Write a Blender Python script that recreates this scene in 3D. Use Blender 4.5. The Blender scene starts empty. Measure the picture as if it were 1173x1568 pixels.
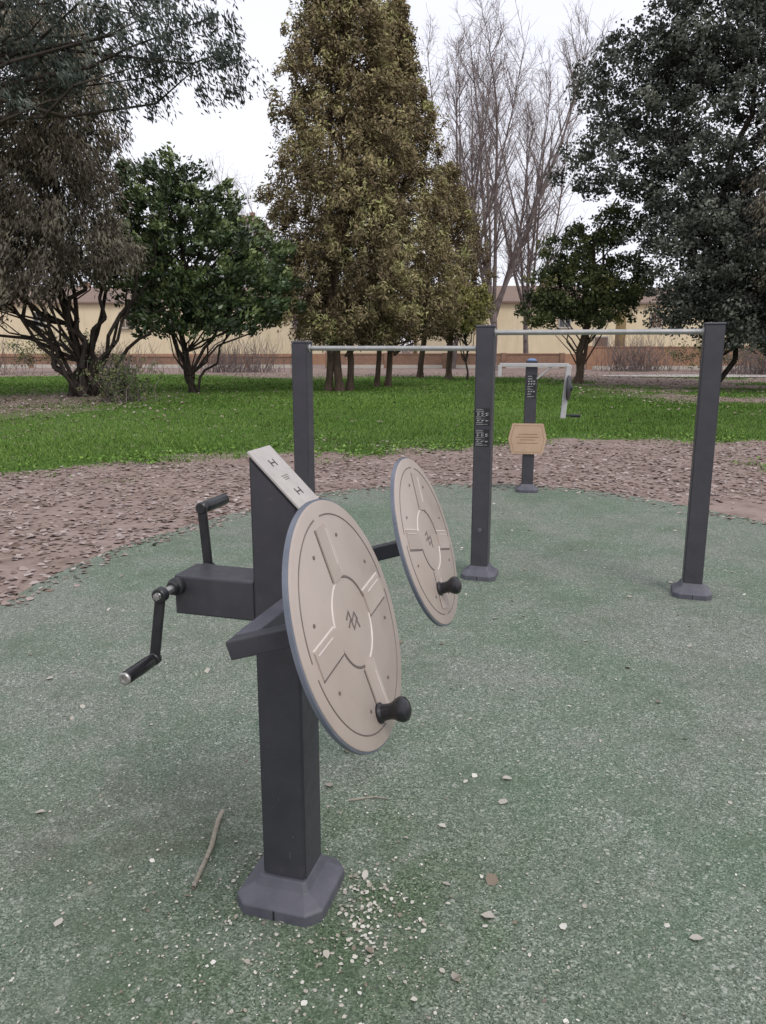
import bpy, bmesh, math, random
import numpy as np
from mathutils import Matrix, Vector, Quaternion

rng = np.random.default_rng(11)
random.seed(5)
scene = bpy.context.scene
D = bpy.data

# ------------------------------------------------------------------ helpers
def link(o, parent=None):
    scene.collection.objects.link(o)
    if parent is not None:
        o.parent = parent
    return o

def empty(name, loc=(0, 0, 0), rz=0.0):
    e = D.objects.new(name, None)
    e.empty_display_size = 0.2
    e.location = loc
    e.rotation_euler = (0, 0, rz)
    return link(e)

def mesh_np(name, V, F, mat, parent=None, tint=None, smooth=False):
    V = np.asarray(V, dtype=np.float32); F = np.asarray(F, dtype=np.int32)
    M, k = F.shape
    me = D.meshes.new(name)
    me.vertices.add(len(V)); me.vertices.foreach_set("co", V.ravel())
    me.loops.add(M * k); me.loops.foreach_set("vertex_index", F.ravel())
    me.polygons.add(M)
    me.polygons.foreach_set("loop_start", np.arange(0, M * k, k, dtype=np.int32))
    if smooth:
        me.polygons.foreach_set("use_smooth", np.ones(M, dtype=bool))
    me.update(calc_edges=True)
    if tint is not None:
        a = me.attributes.new("tint", 'FLOAT', 'POINT')
        a.data.foreach_set("value", np.asarray(tint, dtype=np.float32))
    me.materials.append(mat)
    return link(D.objects.new(name, me), parent)

def bm_obj(name, bm, mat, parent=None, M=None, smooth=False):
    me = D.meshes.new(name)
    bmesh.ops.recalc_face_normals(bm, faces=bm.faces)
    if smooth:
        for f in bm.faces: f.smooth = True
    bm.to_mesh(me); bm.free()
    me.materials.append(mat)
    o = D.objects.new(name, me)
    link(o, parent)
    if M is not None:
        o.matrix_local = M
    return o

def box(name, size, loc, mat, parent=None, rot=None, bevel=0.004, base=None, seg=2):
    bm = bmesh.new()
    bmesh.ops.create_cube(bm, size=1.0)
    for v in bm.verts:
        v.co = Vector((v.co.x * size[0], v.co.y * size[1], v.co.z * size[2]))
    if bevel > 0:
        bmesh.ops.bevel(bm, geom=bm.edges[:], offset=bevel, segments=seg, affect='EDGES', profile=0.6)
    M = Matrix.Translation(Vector(loc))
    if rot is not None:
        M = M @ rot
    if base is not None:
        M = base @ M
    return bm_obj(name, bm, mat, parent, M)

def frame(z, x=None):
    z = Vector(z).normalized()
    if x is None:
        x = Vector((0, 0, 1)) if abs(z.z) < 0.9 else Vector((1, 0, 0))
    x = Vector(x); x = (x - z * x.dot(z)).normalized()
    y = z.cross(x)
    return Matrix((x, y, z)).transposed().to_4x4()

def lathe(name, p0, axis, prof, mat, parent=None, n=32, base=None):
    bm = bmesh.new()
    rings = []
    for d, r in prof:
        if r < 1e-6:
            rings.append([bm.verts.new((0, 0, d))])
        else:
            rings.append([bm.verts.new((r * math.cos(2 * math.pi * i / n), r * math.sin(2 * math.pi * i / n), d)) for i in range(n)])
    for a, b in zip(rings[:-1], rings[1:]):
        for i in range(n):
            j = (i + 1) % n
            if len(a) == 1 and len(b) == 1: continue
            if len(a) == 1: bm.faces.new((a[0], b[i], b[j]))
            elif len(b) == 1: bm.faces.new((a[i], a[j], b[0]))
            else: bm.faces.new((a[i], a[j], b[j], b[i]))
    for f in bm.faces: f.smooth = True
    for e in bm.edges:
        if len(e.link_faces) == 2:
            e.link_faces[0].normal_update(); e.link_faces[1].normal_update()
            if e.link_faces[0].normal.angle(e.link_faces[1].normal, 0) > 0.6:
                e.smooth = False
    M = Matrix.Translation(Vector(p0)) @ frame(axis)
    if base is not None: M = base @ M
    return bm_obj(name, bm, mat, parent, M)

def rod(name, p0, p1, r, mat, parent=None, n=24, c=0.003):
    p0 = Vector(p0); p1 = Vector(p1); L = (p1 - p0).length
    c = min(c, r * .5)
    return lathe(name, p0, p1 - p0, [(0, 0), (0, r - c), (c, r), (L - c, r), (L, r - c), (L, 0)], mat, parent, n)

# ------------------------------------------------------------------ materials
def newmat(name):
    m = D.materials.new(name); m.use_nodes = True
    nt = m.node_tree; nt.nodes.clear()
    return m, nt

class NB:
    def __init__(s, nt): s.nt = nt
    def n(s, t, **kw):
        nd = s.nt.nodes.new(t)
        ins = kw.pop('ins', {})
        for k, v in kw.items(): setattr(nd, k, v)
        for k, v in ins.items():
            if isinstance(v, bpy.types.NodeSocket): s.nt.links.new(v, nd.inputs[k])
            else: nd.inputs[k].default_value = v
        return nd
    def ramp(s, fac, stops, interp='LINEAR'):
        r = s.nt.nodes.new('ShaderNodeValToRGB'); r.color_ramp.interpolation = interp
        el = r.color_ramp.elements
        while len(el) < len(stops): el.new(0.5)
        for e, (p, c) in zip(el, stops):
            e.position = p; e.color = (c[0], c[1], c[2], 1) if not isinstance(c, (int, float)) else (c, c, c, 1)
        s.nt.links.new(fac, r.inputs[0]); return r.outputs[0]
    def noise(s, vec, scale, detail=4, rough=0.55, dist=0.0):
        return s.n('ShaderNodeTexNoise', ins={'Vector': vec, 'Scale': scale, 'Detail': detail, 'Roughness': rough, 'Distortion': dist}).outputs['Fac']
    def mix(s, f, a, b, t='MIX'):
        m = s.n('ShaderNodeMixRGB', blend_type=t)
        for i, v in enumerate((f, a, b)):
            if isinstance(v, bpy.types.NodeSocket): s.nt.links.new(v, m.inputs[i])
            elif i == 0: m.inputs[0].default_value = v
            else: m.inputs[i].default_value = (v[0], v[1], v[2], 1)
        return m.outputs[0]
    def math(s, op, a, b=0.5):
        m = s.n('ShaderNodeMath', operation=op)
        for i, v in enumerate((a, b)):
            if isinstance(v, bpy.types.NodeSocket): s.nt.links.new(v, m.inputs[i])
            else: m.inputs[i].default_value = v
        return m.outputs[0]
    def out(s, sh): 
        o = s.n('ShaderNodeOutputMaterial'); s.nt.links.new(sh, o.inputs['Surface'])

def surf_mat(name, c1, c2, rough=0.5, metal=0.0, scale=12, bump=0.05, bscale=250, spec=0.5, dirt=0.0, dirtcol=(.25, .22, .18)):
    m, nt = newmat(name); b = NB(nt)
    co = b.n('ShaderNodeTexCoord').outputs['Object']
    f = b.noise(co, scale, 5, .6)
    col = b.ramp(f, [(.3, c1), (.7, c2)])
    if dirt > 0:
        d = b.noise(co, scale * 4.3, 6, .75)
        dm = b.ramp(d, [(.60, 0.0), (.74, dirt)])
        col = b.mix(dm, col, dirtcol)
    p = b.n('ShaderNodeBsdfPrincipled', ins={'Base Color': col, 'Metallic': metal, 'Specular IOR Level': spec})
    rr = b.ramp(b.noise(co, scale * 2.2, 4), [(.3, max(rough - .1, 0)), (.7, min(rough + .1, 1))])
    nt.links.new(rr, p.inputs['Roughness'])
    if bump > 0:
        bn = b.n('ShaderNodeBump', ins={'Strength': bump, 'Distance': 0.002, 'Height': b.noise(co, bscale, 3)})
        nt.links.new(bn.outputs[0], p.inputs['Normal'])
    b.out(p.outputs[0]); return m

def tint_mat(name, stops, rough=0.6, spec=0.3, glossy=False):
    m, nt = newmat(name); b = NB(nt)
    at = b.n('ShaderNodeAttribute', attribute_name='tint').outputs['Fac']
    col = b.ramp(at, stops)
    if glossy:
        p = b.n('ShaderNodeBsdfPrincipled', ins={'Base Color': col, 'Roughness': rough, 'Specular IOR Level': spec})
    else:
        p = b.n('ShaderNodeBsdfDiffuse', ins={'Color': col})
    b.out(p.outputs[0])
    return m

def bark_mat(name, c1, c2, scale=6, bump=True):
    m, nt = newmat(name); b = NB(nt)
    co = b.n('ShaderNodeTexCoord').outputs['Object']
    mp = b.n('ShaderNodeMapping', ins={'Vector': co, 'Scale': (scale, scale, scale * .25)}).outputs[0]
    f = b.noise(mp, 2.0, 5 if bump else 1, .7)
    col = b.ramp(f, [(.3, c1), (.7, c2)])
    p = b.n('ShaderNodeBsdfDiffuse', ins={'Color': col})
    if bump:
        bn = b.n('ShaderNodeBump', ins={'Strength': .6, 'Distance': .03, 'Height': f})
        nt.links.new(bn.outputs[0], p.inputs['Normal'])
    b.out(p.outputs[0]); return m

M_post = surf_mat('powder_coat_anthracite', (.038, .037, .045), (.055, .053, .062), rough=.47, scale=9, bump=.12, bscale=900, dirt=.32, dirtcol=(.14, .13, .12))
M_foot = surf_mat('foot_cover_grey', (.070, .070, .088), (.105, .102, .122), rough=.5, scale=14, bump=.1, bscale=500, dirt=.6, dirtcol=(.20, .17, .13))
M_disc = surf_mat('taupe_panel', (.375, .315, .272), (.430, .365, .322), rough=.42, scale=5, bump=.04, bscale=700, dirt=.28, dirtcol=(.28, .23, .19))
M_line_l = surf_mat('relief_lit_edge', (.58, .52, .47), (.63, .57, .52), rough=.4, bump=0)  # pale tone painted as the lit edges of the embossing
M_line_d = surf_mat('groove_and_edge_shade', (.12, .095, .085), (.17, .14, .125), rough=.6, bump=0)  # dark lines and screws, also painted as shaded edges of the cross arms
M_rim = surf_mat('rim_blue_grey', (.10, .115, .145), (.145, .16, .195), rough=.35, scale=10, bump=0)
M_panel = surf_mat('label_plate', (.40, .37, .345), (.48, .45, .42), rough=.35, scale=20, bump=0, dirt=.3)
M_black = surf_mat('black_rubber_grip', (.010, .010, .012), (.018, .018, .021), rough=.33, bump=.05)
M_blackarm = surf_mat('black_steel', (.014, .015, .017), (.025, .025, .028), rough=.4, bump=.05)
M_steel = surf_mat('stainless_steel', (.36, .355, .34), (.48, .47, .45), rough=.36, metal=.8, scale=20, bump=0)
M_lightbar = surf_mat('light_grey_paint', (.38, .375, .37), (.46, .45, .44), rough=.4, bump=0)
M_sticker = surf_mat('sticker_black', (.012, .012, .014), (.02, .02, .02), rough=.35, bump=0)
M_white = surf_mat('print_white', (.45, .45, .45), (.55, .55, .55), rough=.4, bump=0)
M_wood = surf_mat('tan_plate', (.44, .30, .20), (.51, .36, .25), rough=.5, scale=8, bump=.05, dirt=.2)
M_blue = surf_mat('blue_cap', (.10, .17, .33), (.14, .22, .40), rough=.4, bump=0)
M_brown = surf_mat('print_brown', (.24, .13, .08), (.29, .16, .10), rough=.6, bump=0)

# ------------------------------------------------------------------ machine parts
def foot_cover(parent, x, y, h=0.065, w=0.125, name='foot_cover'):
    bm = bmesh.new()
    def ring(a, z, ch):
        pts = [(a, -a + ch), (a, a - ch), (a - ch, a), (-a + ch, a), (-a, a - ch), (-a, -a + ch), (-a + ch, -a), (a - ch, -a)]
        return [bm.verts.new((p[0], p[1], z)) for p in pts]
    rs = [ring(w, 0.0, .038), ring(w, 0.030, .038), ring(w - .004, 0.036, .037), ring(h + .018, 0.062, .012), ring(h + .006, .085, .008), ring(h + .0015, .088, .006), ring(h - .01, .088, .005)]
    for a, b in zip(rs[:-1], rs[1:]):
        for i in range(8):
            j = (i + 1) % 8
            bm.faces.new((a[i], a[j], b[j], b[i]))
    bmesh.ops.bevel(bm, geom=[e for e in bm.edges], offset=.0015, segments=1, affect='EDGES')
    o = bm_obj(name, bm, M_foot, parent, Matrix.Translation((x, y, 0.0)))
    box(name + '_seam', (.0035, .004, .028), (x, y - w - .0005, .016), M_black, parent, bevel=0)
    return o

def post(parent, name, x, y, h, half, zl=None, zr=None, cap=True):
    bm = bmesh.new(); bmesh.ops.create_cube(bm, size=1)
    for v in bm.verts:
        top = v.co.z > 0
        zz = h
        if zl is not None: zz = zl if v.co.x < 0 else zr
        v.co = Vector((v.co.x * 2 * half, v.co.y * 2 * half, zz if top else .004))
    bmesh.ops.bevel(bm, geom=bm.edges[:], offset=.007, segments=3, affect='EDGES')
    o = bm_obj(name, bm, M_post, parent, Matrix.Translation((x, y, 0)))
    if cap:
        box(name + '_cap', (half * 2 + .004, half * 2 + .004, .012), (x, y, h + .0035), M_foot, parent, bevel=.004)
    return o

def strip(bm, pts, w, z0, z1):
    n = len(pts); rows = []
    for i, p in enumerate(pts):
        a = pts[max(i - 1, 0)]; b = pts[min(i + 1, n - 1)]
        t = Vector((b[0] - a[0], b[1] - a[1], 0)).normalized(); s = Vector((-t.y, t.x, 0)) * w / 2
        c = Vector((p[0], p[1], 0)); e = min(.0012, w * .2) / (w / 2)
        rows.append([bm.verts.new(c - s + Vector((0, 0, z0))), bm.verts.new(c - s * (1 - e) + Vector((0, 0, z1))), bm.verts.new(c + s * (1 - e) + Vector((0, 0, z1))), bm.verts.new(c + s + Vector((0, 0, z0)))])
    for a, b in zip(rows[:-1], rows[1:]):
        for i in range(3): bm.faces.new((a[i], a[i + 1], b[i + 1], b[i]))
    bm.faces.new(rows[0]); bm.faces.new(rows[-1][::-1])

def arc(r, a0, a1, n=48):
    return [(r * math.cos(math.radians(a0 + (a1 - a0) * i / n)), r * math.sin(math.radians(a0 + (a1 - a0) * i / n))) for i in range(n + 1)]

def wheel(parent, C, tau, R, knob, spin, tag):
    c, s = math.cos(tau), math.sin(tau)
    B = Matrix(((0, -s, c, C[0]), (1, 0, 0, C[1]), (0, c, s, C[2]), (0, 0, 0, 1)))
    lathe(tag + '_rim', (0, 0, -.012), (0, 0, 1), [(0, 0), (0, R - .004), (.002, R), (.011, R), (.0125, R - .004), (.0125, R - .02)], M_rim, parent, 128, base=B)
    lathe(tag + '_face', (0, 0, -.0005), (0, 0, 1), [(0, R - .004), (.003, R - .0045), (.005, R - .008), (.005, 0)], M_disc, parent, 128, base=B)
    lathe(tag + '_hub', (0, 0, -.06), (0, 0, 1), [(0, 0), (0, .03), (.03, .035), (.04, .06), (.0475, .06)], M_blackarm, parent, 32, base=B)
    S = Matrix.Rotation(spin, 4, 'Z')
    z = .0045
    bm = bmesh.new()
    for k in range(4):
        a = math.radians(90 * k); t = Vector((math.cos(a), math.sin(a)))
        strip(bm, [tuple(t * R * .36), tuple(t * R * .80)], .056, z, z + .0034)
    bm_obj(tag + '_cross_arms', bm, M_disc, parent, B @ S)
    bm = bmesh.new(); bl = bmesh.new()
    for k in range(4):
        a = math.radians(90 * k)
        t = Vector((math.cos(a), math.sin(a))); q = Vector((-t.y, t.x))
        for sgn in (-1, 1):
            o = q * sgn * .0305
            tgt = bl if sgn * (1 if k in (0, 3) else -1) > 0 else bm  # emboss shading in colour: pale upper and far edges, dark opposite ones
            strip(tgt, [tuple(t * R * .37 + o), tuple(t * R * .60 + o), tuple(t * R * .80 + o)], .0048 if tgt is bl else .0028, z, z + .0018)
            if tgt is bl:
                o2 = q * sgn * .0180
                strip(bl, [tuple(t * R * .46 + o2), tuple(t * R * .76 + o2)], .0030, z + .003, z + .0046)
    for a0, a1 in ((3, 86), (94, 176), (184, 266), (274, 356)):
        strip(bm, arc(R * .87, a0, a1), .0034, z, z + .0012)
    for a0, a1 in ((12, 78), (192, 258)):
        strip(bm, arc(R * .36, a0, a1, 24), .0060, z, z + .0016)
    for a0, a1 in ((102, 168), (282, 348)):
        strip(bl, arc(R * .36, a0, a1, 24), .0050, z, z + .0016)
    for o_ in (0, .017):
        strip(bm, [(-.028, .016 - o_), (-.008, .026 - o_), (-.006, .002 - o_), (.018, .013 - o_), (.024, -.006 - o_)], .0058, z, z + .0016)
    bm_obj(tag + '_grooves_and_edge_shade', bm, M_line_d, parent, B @ S)
    bm_obj(tag + '_relief_lit_edges', bl, M_line_l, parent, B @ S)
    for k in range(8):
        a = math.radians(24 + 45 * k)
        lathe(tag + '_screw_%d' % k, (R * .70 * math.cos(a), R * .70 * math.sin(a), .005), (0, 0, 1), [(0, .0042), (.0016, .0036), (.002, 0)], M_line_d, parent, 12, base=B @ S)
    kx, ky = knob[0] * R, knob[1] * R
    lathe(tag + '_knob', (kx, ky, .005), (0, 0, 1), [(0, .022), (.004, .022), (.009, .0175), (.024, .0165), (.033, .019), (.042, .0245), (.051, .027), (.060, .0245), (.066, .016), (.069, .007), (.0695, 0)], M_black, parent, 32, base=B)
    return B

am = empty('arm_wheel_exercise_machine', (-.262, 1.980, 0), math.atan2(-.28, .96))
post(am, 'main_post', 0, 0, 1.2, .065, zl=1.290, zr=1.160, cap=False)
foot_cover(am, -.003, -.006, w=.131)
R45 = Matrix.Rotation(math.radians(45), 4, 'Y')
box('top_label_plate', (.196, .134, .007), (.003, 0, 1.2285), M_panel, am, rot=R45, bevel=.002)
Bp = Matrix.Translation((.003, 0, 1.2285)) @ R45
for k, cx in enumerate((-.045, .055)):
    for dx, dy, sx, sy in ((0, -.013, .022, .003), (0, .013, .022, .003), (0, 0, .003, .026)):
        box('label_mark_%d' % k, (sx, sy, .001), (cx + dx, dy, .0042), M_sticker, am, base=Bp, bevel=0)
for k in range(3):
    box('label_line_%d' % k, (.0016, .04 - .006 * k, .0008), (.0 + .006 * k, 0, .0041), M_line_d, am, base=Bp, bevel=0)
box('crank_box_arm', (.235, .124, .110), (-.1830, 0, .898), M_post, am, bevel=.006)
ax, az = -.288, .925
rod('crank_axle', (ax, -.165, az), (ax, .125, az), .011, M_steel, am)
lathe('crank_bearing_front', (ax + .0, -.062, az), (0, -1, 0), [(0, .024), (.018, .024), (.022, .018), (.035, .017), (.035, .011)], M_blackarm, am)
lathe('crank_bearing_back', (ax + .0, .062, az), (0, 1, 0), [(0, .024), (.012, .024), (.014, .018), (.018, .017), (.018, .011)], M_blackarm, am)
def crank(tag, yp, sgn, tip):
    hub = Vector((ax, yp, az)); tipv = Vector(tip)
    d = tipv - hub
    lathe(tag + '_hub', hub - Vector((0, .013 * 1, 0)), (0, 1, 0), [(0, 0), (0, .017), (.003, .020), (.023, .020), (.026, .017), (.026, 0)], M_blackarm, am)
    lathe(tag + '_nut', hub + Vector((0, sgn * .013, 0)), (0, sgn, 0), [(0, .010), (.008, .010), (.009, .006), (.009, 0)], M_steel, am, 6)
    mid = (hub + tipv) / 2
    Mx = frame(d, (0, 1, 0))
    box(tag + '_arm', (.012, .028, d.length), mid, M_blackarm, am, rot=Mx, bevel=.005, seg=3)
    lathe(tag + '_arm_end', tipv - Vector((0, .010, 0)), (0, 1, 0), [(0, 0), (0, .014), (.003, .017), (.017, .017), (.020, .014), (.020, 0)], M_blackarm, am)
    lathe(tag + '_grip', tipv + Vector((0, sgn * .010, 0)), (0, sgn, 0), [(0, .011), (.006, .0155), (.012, .017), (.05, .0178), (.09, .0172), (.115, .0175), (.122, .0165)], M_black, am)
    lathe(tag + '_grip_cap', tipv + Vector((0, sgn * .132, 0)), (0, sgn, 0), [(0, .0165), (.004, .0168), (.007, .014), (.007, .008), (.003, .006), (.003, 0)], M_steel if sgn < 0 else M_black, am)
crank('crank_front', -.150, -1, (ax - .030, -.150, az - .180))
crank('crank_back', .105, 1, (ax - .012, .105, az + .180))
tau = math.radians(18)
n = Vector((math.cos(tau), 0, math.sin(tau)))
C1 = Vector((.318, -.392, 1.000)); C2 = Vector((.302, .385, .983))
for tag, C, sg in (('near', C1, -1), ('far', C2, 1)):
    L = .29
    c0 = C - n * L
    yy = C.y
    a0 = c0; a1 = C - n * .055
    box('bracket_arm_' + tag, (.044, .044, (a1 - a0).length), (a0 + a1) / 2, M_post, am, rot=frame(n, (0, 1, 0)), bevel=.004)
    y0 = sg * .0655; y1 = yy - sg * .0225
    box('bracket_stay_' + tag, (.044, abs(y1 - y0), .040), (c0.x + .016, (y0 + y1) / 2, c0.z + .004), M_foot, am, bevel=.004)
wheel(am, C1, tau, .265, (-.06, -.755), math.radians(4), 'near_wheel')
wheel(am, C2, tau, .262, (-.20, -.54), math.radians(-14), 'far_wheel')
for k, (zx, zz, sx, sz) in enumerate(((.02, .16, .003, .02), (-.01, .33, .002, .012), (.03, .22, .004, .006))):
    box('post_scratch_%d' % k, (sx, .0008, sz), (zx, -.0654, zz), M_foot, am, bevel=0)

# ---- pull-up bars
pb = empty('pull_up_bars', (.671, 5.126, 0), math.radians(-17.0))
hp = .0575
xr, xl = 1.368, -1.295
post(pb, 'post_middle', 0, 0, 1.683, hp); foot_cover(pb, 0, 0, hp, .118, 'foot_middle')
post(pb, 'post_right', xr, 0, 1.688, hp); foot_cover(pb, xr, 0, hp, .118, 'foot_right')
post(pb, 'post_left', xl, 0, 1.585, hp); foot_cover(pb, xl, 0, hp, .118, 'foot_left')
rod('bar_high', (hp - .001, 0, 1.645), (xr - hp + .001, 0, 1.645), .0165, M_steel, pb)
rod('bar_low', (xl + hp - .001, 0, 1.545), (-hp + .001, 0, 1.545), .0165, M_steel, pb)
for nm, xx, zz, s in (('a', hp, 1.645, 1), ('b', xr - hp, 1.645, -1), ('c', xl + hp, 1.545, 1), ('d', -hp, 1.545, -1)):
    lathe('bar_collar_' + nm, (xx, 0, zz), (s, 0, 0), [(0, .028), (.004, .028), (.006, .024), (.010, .019), (.010, .0165)], M_steel, pb)
def sticker(parent, x, y, z, w, h, tag):
    box(tag, (w, .002, h), (x, y, z), M_sticker, parent, bevel=0)
    r = random.Random(3)
    yy = y - .0016
    rows = 9
    for i in range(rows):
        zz = z + h / 2 - (i + .7) * h / (rows + .4)
        if i in (2, 3, 6):
            for k in range(3):
                box(tag + '_icon', (w * .10, .0008, h * .045), (x + (k - 1) * w * .29, yy, zz), M_white, parent, bevel=0)
                box(tag + '_icon', (w * .04, .0008, h * .03), (x + (k - 1) * w * .29 + w * .1, yy, zz + h * .02), M_white, parent, bevel=0)
        else:
            ww = w * r.uniform(.35, .8)
            box(tag + '_text', (ww, .0008, h * .012), (x - w * .42 + ww / 2, yy, zz + h * .012), M_white, parent, bevel=0)
            ww = w * r.uniform(.3, .7)
            box(tag + '_text', (ww, .0008, h * .008), (x - w * .42 + ww / 2, yy, zz - h * .018), M_white, parent, bevel=0)
sticker(pb, -.002, -hp - .0012, 1.105, .098, .115, 'sticker_upper')
sticker(pb, -.002, -hp - .0012, .968, .098, .115, 'sticker_lower')
lathe('post_button', (0, -hp, .34), (0, -1, 0), [(0, .016), (.003, .015), (.004, 0)], M_foot, pb, 16)

# ---- far exercise machine
fm = empty('exercise_machine', (1.582, 8.327, 0), math.radians(-8))
post(fm, 'post', 0, 0, 1.375, .061); foot_cover(fm, 0, 0, .061, .118)
box('head_block', (.12, .13, .03), (0, 0, 1.392), M_blackarm, fm, bevel=.006)
lathe('head_cap', (0, 0, 1.405), (0, 0, 1), [(0, .05), (.012, .05), (.025, .03), (.028, 0)], M_blue, fm, 24)
box('cross_bar', (.72, .035, .04), (.02, -.085, 1.365), M_lightbar, fm, bevel=.006)
box('drop_arm', (.055, .05, .56), (.360, -.085, 1.09), M_lightbar, fm, rot=Matrix.Rotation(math.radians(4), 4, 'Y'), bevel=.008)
lathe('hub_disc', (.378, -.085, 1.13), (1, -.25, 0), [(0, 0), (0, .13), (.012, .135), (.022, .12), (.035, .04), (.05, .03), (.055, 0)], M_blackarm, fm, 32)
rod('handle_shaft', (.34, -.085, .84), (.43, -.10, .84), .010, M_blackarm, fm)
rod('handle_grip', (.42, -.10, .84), (.52, -.115, .84), .017, M_black, fm)
rod('brace_right', (.055, -.07, 1.22), (.20, -.085, 1.35), .010, M_lightbar, fm)
box('drop_arm_left', (.04, .05, .12), (-.335, -.085, 1.30), M_lightbar, fm, bevel=.008)
sticker(fm, 0, -.0625, 1.14, .095, .25, 'sticker')
bm = bmesh.new()
hx = [(.205, 0), (.165, .165), (-.165, .165), (-.205, 0), (-.165, -.165), (.165, -.165)]
a = [bm.verts.new((x, z * 1.0, -.009)) for x, z in hx]; b_ = [bm.verts.new((x, z, .009)) for x, z in hx]
bm.faces.new(a); bm.faces.new(b_)
for i in range(6): bm.faces.new((a[i], a[(i + 1) % 6], b_[(i + 1) % 6], b_[i]))
bmesh.ops.bevel(bm, geom=bm.edges[:], offset=.004, segments=2, affect='EDGES')
Bh = Matrix.Translation((-.02, -.085, .585)) @ Matrix.Rotation(math.radians(90), 4, 'X')
bm_obj('hexagonal_plate', bm, M_wood, fm, Bh)
bm = bmesh.new()
for i in range(6):
    p, q = hx[i], hx[(i + 1) % 6]
    strip(bm, [(p[0] * .86, p[1] * .86), (q[0] * .86, q[1] * .86)], .005, .0085, .0100)
for zz, w in ((.05, .20), (.02, .24), (-.01, .16), (-.045, .22)):
    strip(bm, [(-w / 2, zz), (w / 2, zz)], .009, .0085, .0100)
bm_obj('hexagonal_plate_print', bm, M_brown, fm, Bh)
box('plate_mount', (.08, .024, .08), (-.01, -.0725, .585), M_blackarm, fm, bevel=.003)

# ------------------------------------------------------------------ ground
def snoise(x, y, seed=0, f=1.0):
    r = np.random.default_rng(seed); v = 0
    for k in range(7):
        fr = f * (1.7 ** k) * .35; a = r.uniform(0, 6.28); ph = r.uniform(0, 6.28)
        v = v + np.sin((x * math.cos(a) + y * math.sin(a)) * fr * 2 + ph + 1.3 * np.sin((x * math.sin(a) - y * math.cos(a)) * fr * 1.3 + ph * 2)) / (1.35 ** k)
    return v / 3.0

def sstep(a, b, x):
    t = np.clip((x - a) / (b - a), 0, 1); return t * t * (3 - 2 * t)

def grassmask(x, y):
    edge = np.interp(x, [-30, -12, -5.5, -4.0, -2.5, -1, 1, 2.0, 3, 5, 6.5, 12, 30], [7.5, 8, 9.0, 10.6, 11.5, 11.8, 11.6, 12.4, 13.3, 13.6, 12.8, 13.5, 14])
    n_ = snoise(x, y, 3, 1.0)
    m = sstep(-1.1, 1.1, y - edge + n_ * 1.5)
    br = sstep(5, 11, x) * sstep(16, 22, y) * .9
    m = m * (1 - br * sstep(-.5, .6, snoise(x, y, 9, .6) + .25))
    m = m * (1 - sstep(36, 46, y + 4 * snoise(x, y, 4, .3)) * .85)
    lt = np.exp(-(((x + 10.5) / 5) ** 2 + ((y - 22) / 7) ** 2)) * .8
    m = m * (1 - lt)
    m = np.maximum(m, sstep(.6, 1.1, snoise(x, y, 21, 1.3)) * .6 * (y > 8) * (y < 15))
    return np.clip(m, 0, 1)

def soilmask(x, y):     # 1 = bare soil, 0 = leaf carpet
    return sstep(.0, .75, snoise(x, y, 14, .9) + .35 * snoise(x, y, 15, 3))

def axis_coords(lo, hi, flo, fhi, step):
    fine = np.arange(flo, fhi + 1e-6, step)
    l = []; s = step; p = flo
    while p > lo:
        s *= 1.35; p = max(p - s, lo); l.append(p)
    r = []; s = step; p = fhi
    while p < hi:
        s *= 1.35; p = min(p + s, hi); r.append(p)
    return np.array(l[::-1] + list(fine) + r)
gx = axis_coords(-600, 600, -16, 20, .22); gy = axis_coords(-200, 900, -4, 46, .22)
GX, GY = np.meshgrid(gx, gy)
mk = grassmask(GX.ravel(), GY.ravel())
GZ = -.022 + .012 * snoise(GX.ravel(), GY.ravel(), 5, 1.2) * sstep(9.5, 12, GY.ravel())
V = np.stack([GX.ravel(), GY.ravel(), GZ], 1)
nx, ny = len(gx), len(gy)
idx = np.arange(nx * ny).reshape(ny, nx)
F = np.stack([idx[:-1, :-1].ravel(), idx[:-1, 1:].ravel(), idx[1:, 1:].ravel(), idx[1:, :-1].ravel()], 1)

m, nt = newmat('park_ground'); b = NB(nt)
co = b.n('ShaderNodeTexCoord').outputs['Object']
at = b.n('ShaderNodeAttribute', attribute_name='tint').outputs['Fac']
fm_ = b.math('ADD', at, b.math('MULTIPLY', b.math('SUBTRACT', b.noise(co, 5.0, 4, .7), .5), .9))
gm = b.ramp(fm_, [(.35, 0.0), (.6, 1.0)])
lit = b.ramp(b.noise(co, 14.0, 5, .75), [(.28, (.13, .092, .075)), (.45, (.215, .160, .138)), (.6, (.275, .215, .190)), (.75, (.35, .29, .262))])
lit = b.mix(b.ramp(b.noise(co, 1.0, 5, .65), [(.38, .0), (.62, .8)]), lit, (.305, .240, .215))
lit = b.mix(b.ramp(b.noise(co, 2.6, 4, .7), [(.50, .0), (.66, .65)]), lit, (.155, .115, .095))
gr = b.ramp(b.noise(co, 9.0, 5, .75), [(.25, (.042, .074, .021)), (.5, (.084, .146, .038)), (.75, (.14, .21, .065))])
gr = b.mix(b.ramp(b.noise(co, .5, 3, .6), [(.4, .0), (.7, .5)]), gr, (.135, .155, .07))
col = b.mix(gm, lit, gr)
p = b.n('ShaderNodeBsdfDiffuse', ins={'Color': col})
b.out(p.outputs[0])
mesh_np('ground', V, F, m, tint=mk, smooth=True)

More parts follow.
